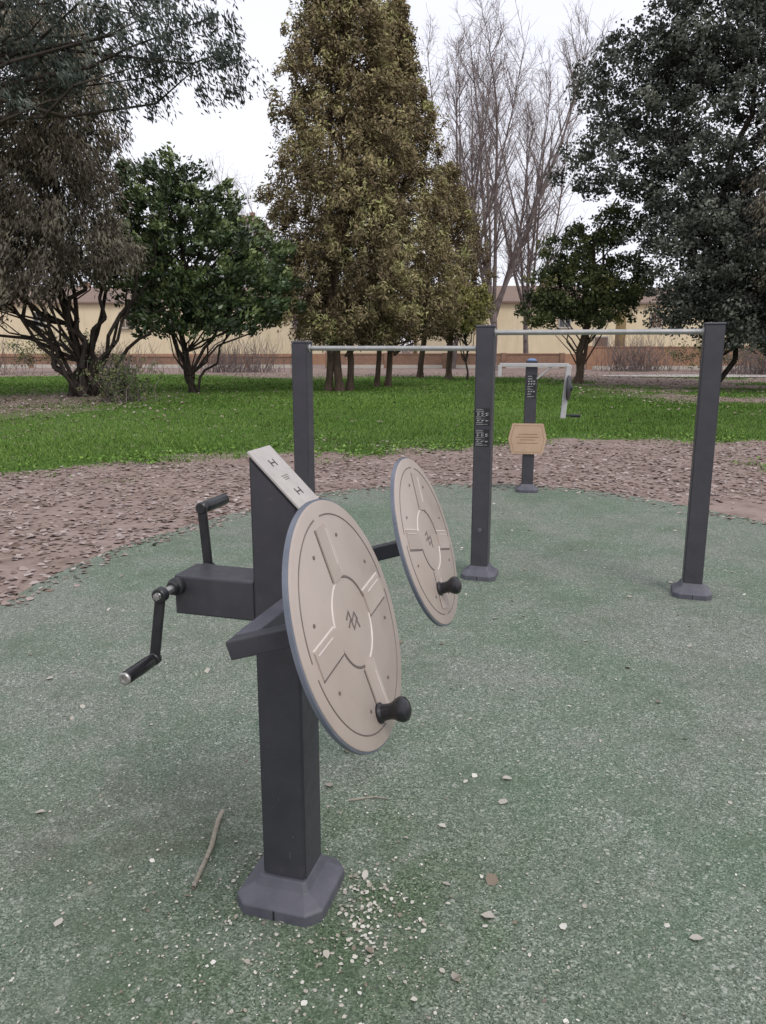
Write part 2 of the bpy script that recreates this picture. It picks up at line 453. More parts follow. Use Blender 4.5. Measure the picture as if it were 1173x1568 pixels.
ctrl = [(-2.37, 4.53), (-2.17, 5.67), (-1.72, 6.66), (-1.15, 7.6), (-.48, 8.35), (.25, 8.70), (1.16, 8.80), (1.96, 8.60), (2.81, 7.85), (3.46, 6.78), (3.85, 5.5), (4.0, 4.0), (4.0, 1.5), (3.7, -1), (2.6, -3.2), (.8, -4.2), (-1, -3.8), (-2.2, -2), (-2.6, .3), (-2.55, 2.6)]
def catmull(P, k=10):
    out = []; N = len(P)
    for i in range(N):
        p0, p1, p2, p3 = [np.array(P[(i + j - 1) % N]) for j in range(4)]
        for t in np.linspace(0, 1, k, endpoint=False):
            out.append(.5 * ((2 * p1) + (-p0 + p2) * t + (2 * p0 - 5 * p1 + 4 * p2 - p3) * t * t + (-p0 + 3 * p1 - 3 * p2 + p3) * t ** 3))
    return np.array(out)
rub = catmull(ctrl)
rub += .015 * np.stack([snoise(rub[:, 0], rub[:, 1], 31, 6), snoise(rub[:, 0], rub[:, 1], 32, 6)], 1)
m, nt = newmat('rubber_granulate'); b = NB(nt)
co = b.n('ShaderNodeTexCoord').outputs['Object']
v1 = b.n('ShaderNodeTexVoronoi', ins={'Vector': co, 'Scale': 230.0}).outputs['Color']
g1 = b.n('ShaderNodeSeparateColor', ins={0: v1}).outputs[0]
v2 = b.n('ShaderNodeTexVoronoi', ins={'Vector': co, 'Scale': 110.0}).outputs['Color']
sp = b.n('ShaderNodeSeparateColor', ins={0: v2}); g2 = sp.outputs[1]; g3 = sp.outputs[0]
green = b.ramp(g1, [(0, (.042, .070, .044)), (.4, (.112, .160, .108)), (.8, (.165, .214, .156)), (1, (.31, .36, .29))])
grey = b.ramp(g1, [(0, (.066, .076, .060)), (.4, (.168, .186, .152)), (.8, (.236, .254, .212)), (1, (.40, .415, .37))])
big = b.ramp(b.noise(co, .8, 5, .70, .4), [(.36, 0.0), (.60, 1.0)])
col = b.mix(big, green, grey)
col = b.mix(b.ramp(g2, [(.0, .5), (.25, 0.0)]), col, (.06, .078, .06))
col = b.mix(b.ramp(g3, [(.960, 0), (.980, .7)]), col, (.44, .45, .40))
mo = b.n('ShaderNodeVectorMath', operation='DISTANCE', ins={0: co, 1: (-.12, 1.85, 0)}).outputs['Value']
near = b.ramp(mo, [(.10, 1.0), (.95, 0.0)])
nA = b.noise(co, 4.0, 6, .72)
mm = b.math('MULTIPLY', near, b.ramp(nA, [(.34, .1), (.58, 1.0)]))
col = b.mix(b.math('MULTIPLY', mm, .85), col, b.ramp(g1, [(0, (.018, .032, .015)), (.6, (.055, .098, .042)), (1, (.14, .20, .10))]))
mo2 = b.n('ShaderNodeVectorMath', operation='DISTANCE', ins={0: co, 1: (-.85, 2.3, 0)}).outputs['Value']
m2 = b.math('MULTIPLY', b.ramp(mo2, [(.05, 1.0), (.6, 0.0)]), b.ramp(nA, [(.35, .2), (.6, 1.0)]))
col = b.mix(b.math('MULTIPLY', m2, .7), col, (.080, .078, .060))
mo3 = b.n('ShaderNodeVectorMath', operation='DISTANCE', ins={0: co, 1: (-.7, 1.25, 0)}).outputs['Value']
m3 = b.math('MULTIPLY', b.ramp(mo3, [(.1, 1.0), (.9, 0.0)]), b.ramp(nA, [(.4, 0.0), (.62, 1.0)]))
col = b.mix(b.math('MULTIPLY', m3, .5), col, (.065, .10, .056))
col = b.mix(b.ramp(b.noise(co, 2.2, 6, .75), [(.48, 0.0), (.68, .6)]), col, (.090, .124, .082))
col = b.mix(b.ramp(b.noise(co, 6.5, 5, .75), [(.56, 0.0), (.74, .45)]), col, (.29, .295, .26))
bn = b.n('ShaderNodeBump', ins={'Strength': .7, 'Distance': .004, 'Height': b.noise(co, 170, 2, .7)})
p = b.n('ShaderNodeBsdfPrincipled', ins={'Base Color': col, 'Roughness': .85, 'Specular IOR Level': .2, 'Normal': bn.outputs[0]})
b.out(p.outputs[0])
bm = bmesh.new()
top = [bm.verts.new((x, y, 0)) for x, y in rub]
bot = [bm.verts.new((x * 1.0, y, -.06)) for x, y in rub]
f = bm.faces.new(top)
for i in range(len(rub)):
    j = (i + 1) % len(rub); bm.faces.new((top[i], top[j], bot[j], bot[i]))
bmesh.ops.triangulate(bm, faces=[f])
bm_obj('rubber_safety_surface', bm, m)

def in_poly(x, y, P):
    ins = np.zeros(len(x), bool); N = len(P)
    for i in range(N):
        x1, y1 = P[i]; x2, y2 = P[(i + 1) % N]
        c = ((y1 > y) != (y2 > y)) & (x < (x2 - x1) * (y - y1) / (y2 - y1 + 1e-12) + x1)
        ins ^= c
    return ins

def norm(a): return a / (np.linalg.norm(a, axis=1, keepdims=True) + 1e-9)
def rand_unit(n): return norm(rng.normal(size=(n, 3)))

def rhombs(C, L, W):
    n_ = len(C)
    V = np.empty((n_, 4, 3), np.float32)
    V[:, 0] = C - L * .5; V[:, 1] = C + W * .5 - L * .08; V[:, 2] = C + L * .5; V[:, 3] = C - W * .5 - L * .08
    F = np.arange(n_ * 4).reshape(n_, 4)
    return V.reshape(-1, 3), F

def flat_leaves(name, x, y, z, size, tint, mat, tilt=.35, asp=.6, curl=.25, parent=None):
    n_ = len(x); C = np.stack([x, y, z], 1)
    N = norm(np.stack([rng.normal(0, tilt, n_), rng.normal(0, tilt, n_), np.ones(n_)], 1))
    a = rng.uniform(0, 2 * np.pi, n_); t = np.stack([np.cos(a), np.sin(a), np.zeros(n_)], 1)
    L = norm(t - N * np.sum(t * N, 1, keepdims=True)); W = np.cross(N, L)
    s = size[:, None]; cu = rng.uniform(-.1, 1, n_)[:, None] * curl
    asp_ = asp * rng.uniform(.7, 1.25, n_)[:, None]
    Vv = np.empty((n_, 6, 3), np.float32)
    Vv[:, 0] = C - L * s * .5
    Vv[:, 1] = C + W * s * asp_ * .45 - L * s * .18 + N * s * cu
    Vv[:, 2] = C + W * s * asp_ * .38 + L * s * .2 + N * s * cu * rng.uniform(.3, 1.4, n_)[:, None]
    Vv[:, 3] = C + L * s * .5 + N * s * cu * .5
    Vv[:, 4] = C - W * s * asp_ * .38 + L * s * .22 + N * s * cu * rng.uniform(.3, 1.4, n_)[:, None]
    Vv[:, 5] = C - W * s * asp_ * .45 - L * s * .15 + N * s * cu
    o = np.arange(n_)[:, None] * 6
    F = np.concatenate([o + np.array([[0, 1, 2, 3]]), o + np.array([[0, 3, 4, 5]])], 0)
    return mesh_np(name, Vv.reshape(-1, 3), F, mat, parent, tint=np.repeat(tint, 6))

M_litter = tint_mat('dry_leaves', [(0, (.14, .098, .078)), (.3, (.250, .188, .162)), (.6, (.335, .272, .248)), (1, (.46, .41, .385))])
n_ = 56000
y = 4.0 + 13.5 * rng.random(n_) ** .85; x = rng.uniform(-1, 1, n_) * (.62 * y + 2)
keep = ~in_poly(x, y, rub) & (rng.random(n_) > grassmask(x, y) * .97)
x, y = x[keep], y[keep]
k2 = rng.random(len(x)) < (.76 - .70 * soilmask(x, y)); x, y = x[k2], y[k2]
tn = np.clip(rng.normal(.48, .20, len(x)), 0, 1)
flat_leaves('fallen_leaves', x, y, -.018 + .006 * rng.random(len(x)), rng.uniform(.03, .08, len(x)), tn, M_litter, tilt=.15, asp=.8, curl=.16)
n_ = 14000
y = rng.uniform(16, 46, n_); x = rng.uniform(-1, 1, n_) * (.6 * y)
keep = rng.random(n_) > grassmask(x, y) * .985
x, y = x[keep], y[keep]
flat_leaves('fallen_leaves', x, y, .0 + .03 * rng.random(len(x)), rng.uniform(.06, .12, len(x)), np.clip(rng.normal(.4, .22, len(x)), 0, 1), M_litter, tilt=.3, asp=.75)

M_chip = tint_mat('pale_leaf_fragments', [(0, (.20, .165, .13)), (.35, (.38, .355, .30)), (1, (.64, .62, .56))])
xs, ys, ss = [], [], []
def addpts(x, y, s): xs.append(x); ys.append(y); ss.append(s)
n_ = 7500; addpts(rng.uniform(-2.6, 3.9, n_), 0.3 + 8.4 * rng.random(n_), np.exp(rng.normal(math.log(.0062), .38, n_)))
n_ = 500; r_ = np.abs(rng.normal(.0, .26, n_)) + .10; a_ = rng.uniform(0, 6.28, n_)
addpts(-.18 + r_ * np.cos(a_), 1.88 + r_ * np.sin(a_), np.exp(rng.normal(math.log(.0085), .38, n_)))
n_ = 110; addpts(rng.normal(-.05, .05, n_), rng.normal(1.88, .10, n_), rng.uniform(.009, .018, n_))
n_ = 1100; addpts(rng.normal(-.5, .6, n_), rng.normal(1.5, .4, n_), np.exp(rng.normal(math.log(.0066), .35, n_)))
n_ = 180; addpts(rng.uniform(-2.4, 3.6, n_), 0.5 + 8.0 * rng.random(n_), rng.uniform(.018, .042, n_))
n_ = 14; addpts(rng.normal(.15, .22, n_), rng.normal(2.15, .22, n_), rng.uniform(.025, .045, n_))
x = np.concatenate(xs); y = np.concatenate(ys); s = np.concatenate(ss)
keep = in_poly(x, y, rub) & ~((np.abs(x + .262) < .12) & (np.abs(y - 1.98) < .12)); x, y, s = x[keep], y[keep], s[keep]
flat_leaves('leaf_fragments', x, y, .002 + s * .08, s, np.clip(rng.normal(.5, .28, len(x)), 0, 1) * np.where(s > .03, .7, 1), M_chip, tilt=.2, asp=.8, curl=.22)
n_ = 900; kk = rng.integers(0, 110, n_); ctr_ = np.array([.8, 3.0])
e_ = ctr_ + (rub[kk] - ctr_) * (1 - np.abs(rng.normal(0, .03, n_)))[:, None] + rng.normal(0, .04, (n_, 2))
kp = in_poly(e_[:, 0], e_[:, 1], rub); e_ = e_[kp]
flat_leaves('fallen_leaves', e_[:, 0], e_[:, 1], np.full(len(e_), .006), rng.uniform(.02, .06, len(e_)), np.clip(rng.normal(.4, .25, len(e_)), 0, 1), M_litter, tilt=.15, asp=.8, curl=.15)

# ------------------------------------------------------------------ grass
M_grass = tint_mat('grass_blades', [(0, (.043, .074, .019)), (.35, (.095, .172, .036)), (.7, (.155, .258, .060)), (1, (.26, .34, .11))])
def grass(name, n_, y0, y1, pw, h0, h1, w, thr=.25):
    y = y0 + (y1 - y0) * rng.random(n_) ** pw; x = rng.uniform(-1, 1, n_) * (.58 * y + 2.5)
    g = grassmask(x, y)
    keep = (rng.random(n_) < g ** 1.1) & (~in_poly(x, y, rub)); x, y, g = x[keep], y[keep], g[keep]
    n_ = len(x)
    h = rng.uniform(h0, h1, n_) * (.55 + .45 * g) * (1 + .35 * snoise(x, y, 40, 2.0))
    a = rng.uniform(0, 6.28, n_); ww = w * rng.uniform(.6, 1.3, n_)
    base = np.stack([x, y, np.full(n_, -.025)], 1)
    side = np.stack([np.cos(a), np.sin(a), np.zeros(n_)], 1) * ww[:, None]
    lean = np.stack([rng.normal(0, .5, n_), rng.normal(0, .5, n_), np.ones(n_)], 1) * h[:, None]
    V = np.stack([base - side, base + side, base + lean], 1).reshape(-1, 3)
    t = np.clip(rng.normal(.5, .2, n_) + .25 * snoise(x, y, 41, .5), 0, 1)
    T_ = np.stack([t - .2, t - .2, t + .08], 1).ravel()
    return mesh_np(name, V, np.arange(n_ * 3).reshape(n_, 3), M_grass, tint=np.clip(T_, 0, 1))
grass('grass', 240000, 7.5, 24, 1.15, .03, .08, .0078)
grass('grass', 90000, 20, 46, 1.3, .04, .08, .022)
n_ = 1100
y = rng.uniform(8.3, 14, n_); x = rng.uniform(-8, 8, n_); g = grassmask(x, y)
k_ = (g > .15) & (g < .85) & ~in_poly(x, y, rub); x, y = x[k_], y[k_]
K = 9
X = np.repeat(x, K) + rng.normal(0, .06, len(x) * K); Y = np.repeat(y, K) + rng.normal(0, .06, len(x) * K)
flat_leaves('weeds', X, Y, rng.uniform(.0, .08, len(X)), rng.uniform(.025, .06, len(X)), np.clip(rng.normal(.62, .15, len(X)), 0, 1), M_grass, tilt=.6, asp=.8)

# ------------------------------------------------------------------ twigs / branches
def segs_mesh(name, S, mat, parent=None, sides=5):
    P0 = np.array([s[0] for s in S], float); P1 = np.array([s[1] for s in S], float)
    R0 = np.array([s[2] for s in S]); R1 = np.array([s[3] for s in S])
    d = norm(P1 - P0); ref = np.where(np.abs(d[:, 2:3]) > .9, np.array([[1., 0, 0]]), np.array([[0, 0, 1.]]))
    a = norm(np.cross(d, ref)); b2 = np.cross(d, a)
    th = np.arange(sides) * 2 * np.pi / sides
    ring = a[:, None] * np.cos(th)[None, :, None] + b2[:, None] * np.sin(th)[None, :, None]
    V = np.concatenate([P0[:, None] + ring * R0[:, None, None], P1[:, None] + ring * R1[:, None, None]], 1)
    N = len(S); i = np.arange(sides); j = (i + 1) % sides
    f = np.stack([i, j, j + sides, i + sides], 1)
    F = (np.arange(N)[:, None, None] * 2 * sides + f[None]).reshape(-1, 4)
    return mesh_np(name, V.reshape(-1, 3), F, mat, parent, smooth=True)

def path(S, p0, p1, r0, r1, k=5, wob=.08, sag=0.0):
    p0 = np.array(p0, float); p1 = np.array(p1, float); L = np.linalg.norm(p1 - p0)
    pts = [p0]
    for i in range(1, k + 1):
        t = i / k
        q = p0 + (p1 - p0) * t
        if i < k: q = q + rng.normal(0, wob * L / k * 1.2, 3)
        q[2] += sag * L * math.sin(math.pi * t)
        pts.append(q)
    for i in range(k):
        S.append((pts[i], pts[i + 1], r0 + (r1 - r0) * i / k, r0 + (r1 - r0) * (i + 1) / k))
    return pts

M_twig = bark_mat('twig_bark', (.26, .23, .18), (.42, .38, .31), 30)
S = []
P = [(-.547, 2.346, .012), (-.551, 2.30, .010), (-.549, 2.24, .011), (-.543, 2.16, .013), (-.547, 2.09, .012), (-.553, 2.03, .010), (-.556, 1.972, .009)]
for i in range(6): S.append((P[i], P[i + 1], .0080 - .0003 * i + .0008 * (i % 2), .0077 - .0003 * i + .0008 * ((i + 1) % 2)))
segs_mesh('fallen_twig', S, M_twig, sides=8)
S = [((-.12, 2.42, .006), (-.03, 2.44, .007), .0035, .003), ((-.03, 2.44, .007), (.02, 2.43, .006), .003, .002)]
segs_mesh('fallen_twig', S, M_twig, sides=6)

# ------------------------------------------------------------------ trees
M_barkD = bark_mat('dark_bark', (.034, .028, .024), (.085, .072, .061))
M_barkR = bark_mat('reddish_bark', (.07, .05, .038), (.15, .11, .085))
M_barkG = bark_mat('grey_bark', (.13, .105, .10), (.24, .20, .19), bump=False)
M_barkP = bark_mat('pale_twig_bark', (.20, .155, .145), (.30, .245, .23), bump=False)

def leaf_cloud(name, CC, CR, per, Ls, Ws, mat, parent, mode='random', tints=None, out_c=None, squash=.8, grad=.25):
    CC = np.asarray(CC, float); N = len(CC)
    CR = np.asarray(CR, float) * np.ones(N)
    n_ = N * per
    c = np.repeat(CC, per, 0); r = np.repeat(CR, per)
    u = rand_unit(n_); rad = rng.random(n_) ** .5
    off = u * (r * rad)[:, None]; off[:, 2] *= squash
    C = c + off
    if mode == 'droop':
        o = C - out_c; o[:, 2] = 0; o = norm(o)
        Ld = norm(o * .55 + np.array([0, 0, -1.0]) + rng.normal(0, .45, (n_, 3)))
    elif mode == 'tuft':
        o = C - out_c; o[:, 2] = 0; o = norm(o)
        Ld = norm(o * .5 + np.array([0, 0, -.35]) + rng.normal(0, .7, (n_, 3)))
    elif mode == 'up':
        o = C - out_c; o[:, 2] = 0; o = norm(o)
        Ld = norm(o * .8 + np.array([0, 0, .55]) + rng.normal(0, .6, (n_, 3)))
    else:
        Ld = rand_unit(n_)
    Wd = norm(np.cross(Ld, rand_unit(n_)))
    sc = rng.uniform(.6, 1.35, n_)[:, None]
    V, F = rhombs(C, Ld * Ls * sc, Wd * Ws * sc)
    if tints is None: tints = np.clip(rng.normal(.5, .18, N), 0, 1)
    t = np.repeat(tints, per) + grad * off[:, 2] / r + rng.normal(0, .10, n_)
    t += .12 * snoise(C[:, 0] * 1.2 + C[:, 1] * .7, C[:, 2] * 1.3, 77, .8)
    return mesh_np(name, V, F, mat, parent, tint=np.repeat(np.clip(t, 0, 1), 4))

def lobe_clumps(lobes, n_, surf=.5, hole=0.0, seed=1, zmin=1.0):
    vol = np.array([l[3] * l[4] * l[5] for l in lobes]) ** .7; vol /= vol.sum()
    k = rng.choice(len(lobes), n_, p=vol); Lb = np.array(lobes)[k]
    u = rand_unit(n_); rad = rng.random(n_) ** (1 / 3 * surf * 1.2)
    bump = 1 + .16 * np.sin(u[:, 0] * 5 + k) * np.sin(u[:, 2] * 6 + k * 2) + rng.normal(0, .06, n_)
    C = Lb[:, :3] + u * Lb[:, 3:6] * (rad * bump)[:, None]
    if hole > 0:
        h = snoise(C[:, 0] * 1.3 + C[:, 1], C[:, 2] * 1.6, seed, 1.6)
        C = C[h > -1 + hole]
    return C[C[:, 2] > zmin]

def limbs(S, pts_to, r, trunk_pts):
    for q in pts_to:
        z = np.clip(q[2] - rng.uniform(.8, 3), trunk_pts[0][2] + .8, trunk_pts[-1][2])
        tp = np.array(trunk_pts); i = np.argmin(np.abs(tp[:, 2] - z)); p = tp[i]
        d = np.linalg.norm(q - p)
        path(S, p, q, min(r, .015 + .008 * d), .008, 5, .18, rng.uniform(-.04, .06))

def broad_tree(name, base, trunk_top, r, lobes, nclump, per, Ls, Ws, leafmat, bark, cr=(.35, .7), hole=0.0, mode='random', stems=None, seed=1, nl=60, squash=.8, grad=.25):
    e = empty(name, (0, 0, 0))
    S = []
    tp = path(S, (base[0], base[1], -.1), trunk_top, r, r * .3, 10, .12)
    S.append((np.array((base[0], base[1], -.15)), np.array((base[0], base[1], .25)), r * 1.5, r * 1.02))
    if stems:
        for (bx, by, tx, ty, tz, rr) in stems:
            path(S, (bx, by, -.1), (tx, ty, tz), rr, rr * .35, 8, .22, .03)
    C = lobe_clumps(lobes, nclump, .6, hole, seed)
    q = C[rng.choice(len(C), min(nl, len(C)), replace=False)]
    limbs(S, q, r * .5, tp)
    segs_mesh('trunk_and_limbs', S, bark, e, 7)
    ctr = np.array([base[0], base[1], 0])
    t = np.clip(rng.normal(.5, .22, len(C)), 0, 1)
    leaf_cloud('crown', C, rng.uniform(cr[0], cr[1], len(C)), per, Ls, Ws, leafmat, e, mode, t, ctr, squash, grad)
    return e

M_oak = tint_mat('holm_oak_leaves', [(0, (.040, .044, .038)), (.35, (.080, .087, .074)), (.7, (.135, .144, .120)), (1, (.24, .25, .205))])
M_oakg = tint_mat('evergreen_oak_leaves', [(0, (.035, .048, .030)), (.35, (.085, .105, .055)), (.7, (.155, .18, .080)), (1, (.30, .29, .11))])
M_mag = tint_mat('magnolia_leaves', [(0, (.025, .040, .022)), (.35, (.056, .086, .040)), (.7, (.110, .160, .064)), (1, (.25, .31, .12))], rough=.35, spec=.6, glossy=True)
M_yew = tint_mat('brown_cedar_sprays', [(0, (.070, .060, .047)), (.35, (.148, .130, .100)), (.7, (.225, .202, .155)), (1, (.31, .28, .205))])
M_yewd = tint_mat('dark_cedar_sprays', [(0, (.034, .042, .035)), (.4, (.070, .084, .072)), (.8, (.115, .136, .115)), (1, (.18, .205, .17))])
M_cyp = tint_mat('cypress_sprays', [(0, (.085, .064, .042)), (.3, (.185, .146, .090)), (.6, (.280, .232, .134)), (.85, (.355, .315, .160)), (1, (.38, .39, .18))])
M_yel = tint_mat('yellow_green_leaves', [(0, (.13, .12, .035)), (.5, (.30, .29, .11)), (1, (.48, .46, .20))])

stems = []
for i in range(13):
    stems.append((-9.6 + rng.uniform(-.5, .5), 25 + rng.uniform(-.4, .4), -9.6 + (i - 6) * .52 + rng.normal(0, .2), 25 + rng.normal(0, 1.2), rng.uniform(3.2, 5.2), rng.uniform(.06, .12)))
lobes = [(-12.5, 25, 8.5, 4.6, 3.8, 5.0), (-10.6, 24, 5.6, 3.0, 2.6, 2.2), (-9.6, 24.2, 8.5, 2.0, 2.2, 2.6), (-13.5, 24, 4.2, 3.0, 2.6, 1.8), (-10.8, 23.2, 3.9, 2.6, 1.6, 1.1), (-8.6, 23.8, 4.3, 1.4, 1.4, 1.0), (-12.5, 23, 3.2, 1.8, 1.4, .9)]
broad_tree('cedar_tree', (-9.6, 25), (-10.3, 25, 11), .15, lobes, 1500, 78, .17, .045, M_yew, M_barkD, cr=(.26, .58), mode='droop', stems=stems, nl=70, squash=1.15)
lobes = [(-8.6, 20, 9.8, 2.8, 2.0, 1.9), (-6.2, 20, 8.7, 2.0, 1.5, 1.2), (-4.5, 20, 8.5, 1.4, 1.2, .8), (-4.6, 20, 10.3, 2.5, 1.5, .8), (-3.7, 19.8, 7.7, .8, .8, .5), (-7.8, 20, 7.4, 1.2, 1.2, .9), (-5.9, 20, 7.2, .8, .8, .5), (-12, 20, 9, 3, 2, 2.6)]
broad_tree('cedar_tree', (-13.5, 20), (-12.5, 20, 10.5), .3, lobes, 640, 62, .13, .042, M_yewd, M_barkD, cr=(.18, .42), mode='droop', nl=80, squash=1.25, hole=.35, seed=8)

lobes = [(-6.6, 27, 4.9, 2.4, 2.3, 2.4), (-7.2, 27, 6.3, 1.6, 1.5, 1.4), (-4.8, 26.5, 4.2, 2.0, 1.8, 1.7), (-8.0, 26.6, 4.2, 1.5, 1.5, 1.6), (-3.9, 26.4, 3.2, 1.4, 1.2, 1.1), (-5.4, 26.2, 2.7, 1.5, 1.2, .9), (-7.2, 26.2, 2.6, 1.4, 1, .8)]
st = [(-6.7, 27, -5.0, 26.8, 3.6, .07), (-6.5, 27.1, -7.6, 27, 4.2, .08), (-6.4, 26.9, -4.4, 26.5, 3.0, .05)]
broad_tree('magnolia_tree', (-6.6, 27), (-6.7, 27, 7.0), .12, lobes, 580, 66, .19, .08, M_mag, M_barkD, cr=(.22, .46), mode='up', stems=st, hole=.28, seed=5, grad=.35)

def conifer(name, x0, y0, H, z0, prof, nclump, per, mat, trunks, Ls=.16, Ws=.05, base_t=.5):
    e = empty(name)
    S = []
    for (tx, ty, rr) in trunks:
        tp = path(S, (tx, ty, -.1), (x0 + (tx - x0) * .4, y0 + (ty - y0) * .4, H * .9), rr, .03, 12, .05)
        S.append((np.array((tx, ty, -.15)), np.array((tx, ty, .3)), rr * 1.45, rr))
    zz = z0 + (H - z0) * rng.random(nclump) ** 1.1
    R = np.interp(zz, [p_[0] for p_ in prof], [p_[1] for p_ in prof])
    th = rng.uniform(0, 6.28, nclump)
    fl = 1 + .18 * np.sin(th * 3 + zz * .9) + .14 * np.sin(th * 5 - zz * 1.7) + rng.normal(0, .09, nclump)
    rr = R * fl * rng.random(nclump) ** .33
    C = np.stack([x0 + rr * np.cos(th), y0 + rr * np.sin(th), zz - .12 * rr], 1)
    sel = rng.choice(nclump, 130, replace=False)
    for q in C[sel]:
        p0 = np.array([x0, y0, max(q[2] - rng.uniform(-.3, 1.2), 1.2)])
        path(S, p0, q, .045, .01, 4, .12, .05)
    segs_mesh('trunk_and_branches', S, M_barkR, e, 6)
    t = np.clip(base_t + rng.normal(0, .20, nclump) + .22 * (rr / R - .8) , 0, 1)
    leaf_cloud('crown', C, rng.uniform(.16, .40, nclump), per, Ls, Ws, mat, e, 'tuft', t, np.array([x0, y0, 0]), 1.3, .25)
    return e
conifer('cypress_tree', -1.35, 28, 16.0, 1.9, [(1.6, .8), (2.6, 2.1), (5, 2.65), (7, 2.55), (10, 1.95), (13, 1.15), (16, .3)], 1900, 70, M_cyp, [(-1.95, 28, .15), (-1.55, 27.9, .17), (-1.2, 28.3, .14)], base_t=.50)
conifer('cypress_tree', .45, 31, 13.6, 2.1, [(2.0, 1.4), (3.5, 2.6), (6, 2.6), (9, 1.6), (11.5, .9), (13.5, .3)], 1200, 70, M_cyp, [(-.25, 31, .12), (.2, 31.3, .14)], base_t=.43)
conifer('cypress_tree', 3.1, 38, 9.6, 2.2, [(1.9, .9), (3.5, 1.9), (6, 1.8), (8, 1.0), (9.6, .2)], 420, 65, M_cyp, [(3.2, 38, .17), (1.9, 40, .18)], base_t=.33)
broad_tree('yellow_shrub', (4.0, 37), (3.8, 37, 4.0), .05, [(3.7, 36.4, 3.4, 1.3, .8, 1.1)], 90, 50, .14, .07, M_yel, M_barkD, cr=(.2, .4), nl=20)

lobes = [(14, 30, 9.8, 4.8, 4.0, 4.6), (8.9, 31, 8.3, 2.4, 1.9, 1.3), (9.5, 31, 10.9, 2.4, 2, 1.9), (11.0, 30, 6.2, 2.1, 2, 1.7), (14.0, 29, 4.8, 3.6, 3.0, 2.6), (12.0, 29.6, 13, 2.8, 2.4, 2.2), (17, 29, 8, 3.5, 3, 5), (11.6, 28.2, 4.6, 2.2, 1.6, 2.0), (13.8, 27.6, 3.8, 2.8, 1.6, 2.2), (16, 28, 3.4, 2.6, 2, 1.8),
         (10.6, 28.6, 2.9, 1.2, 1.1, 1.0), (12.0, 28.0, 2.5, 1.7, 1.2, 1.0), (13.8, 27.6, 2.3, 1.8, 1.2, .9)]
st = [(12.5, 30, 11.5, 30.2, 7.5, .10), (12.7, 30, 15, 29.5, 8, .11)]
broad_tree('holm_oak_tree', (12.6, 30), (12.9, 30, 12), .20, lobes, 3300, 62, .13, .085, M_oak, M_barkD, cr=(.24, .56), stems=st, hole=.14, seed=12, nl=70)
lobes = [(8.4, 34, 3.9, 1.9, 1.8, 1.3), (8.0, 34, 5.2, 1.3, 1.3, 1.2), (10.0, 33.5, 4.2, 1.4, 1.3, 1.1), (6.9, 33.8, 3.2, 1.0, 1.0, .8), (9.6, 33.5, 6.4, .9, .9, .8), (9.4, 33.2, 3.0, 1.3, 1, .8)]
broad_tree('evergreen_oak_tree', (8.5, 34), (8.9, 34, 6.2), .19, lobes, 460, 62, .14, .08, M_oakg, M_barkR, cr=(.22, .46), hole=.28, seed=2, nl=50, stems=[(8.5, 34, 9.6, 33.6, 7.5, .09)])
lobes = [(13.4, 26.5, 6.0, 1.5, 1.6, 2.4), (14.6, 26, 4.2, 2.2, 2, 2.0)]
broad_tree('cedar_tree', (15.2, 26.5), (14.6, 26.5, 8.0), .2, lobes, 380, 65, .16, .05, M_yew, M_barkD, cr=(.3, .6), mode='droop', nl=40)

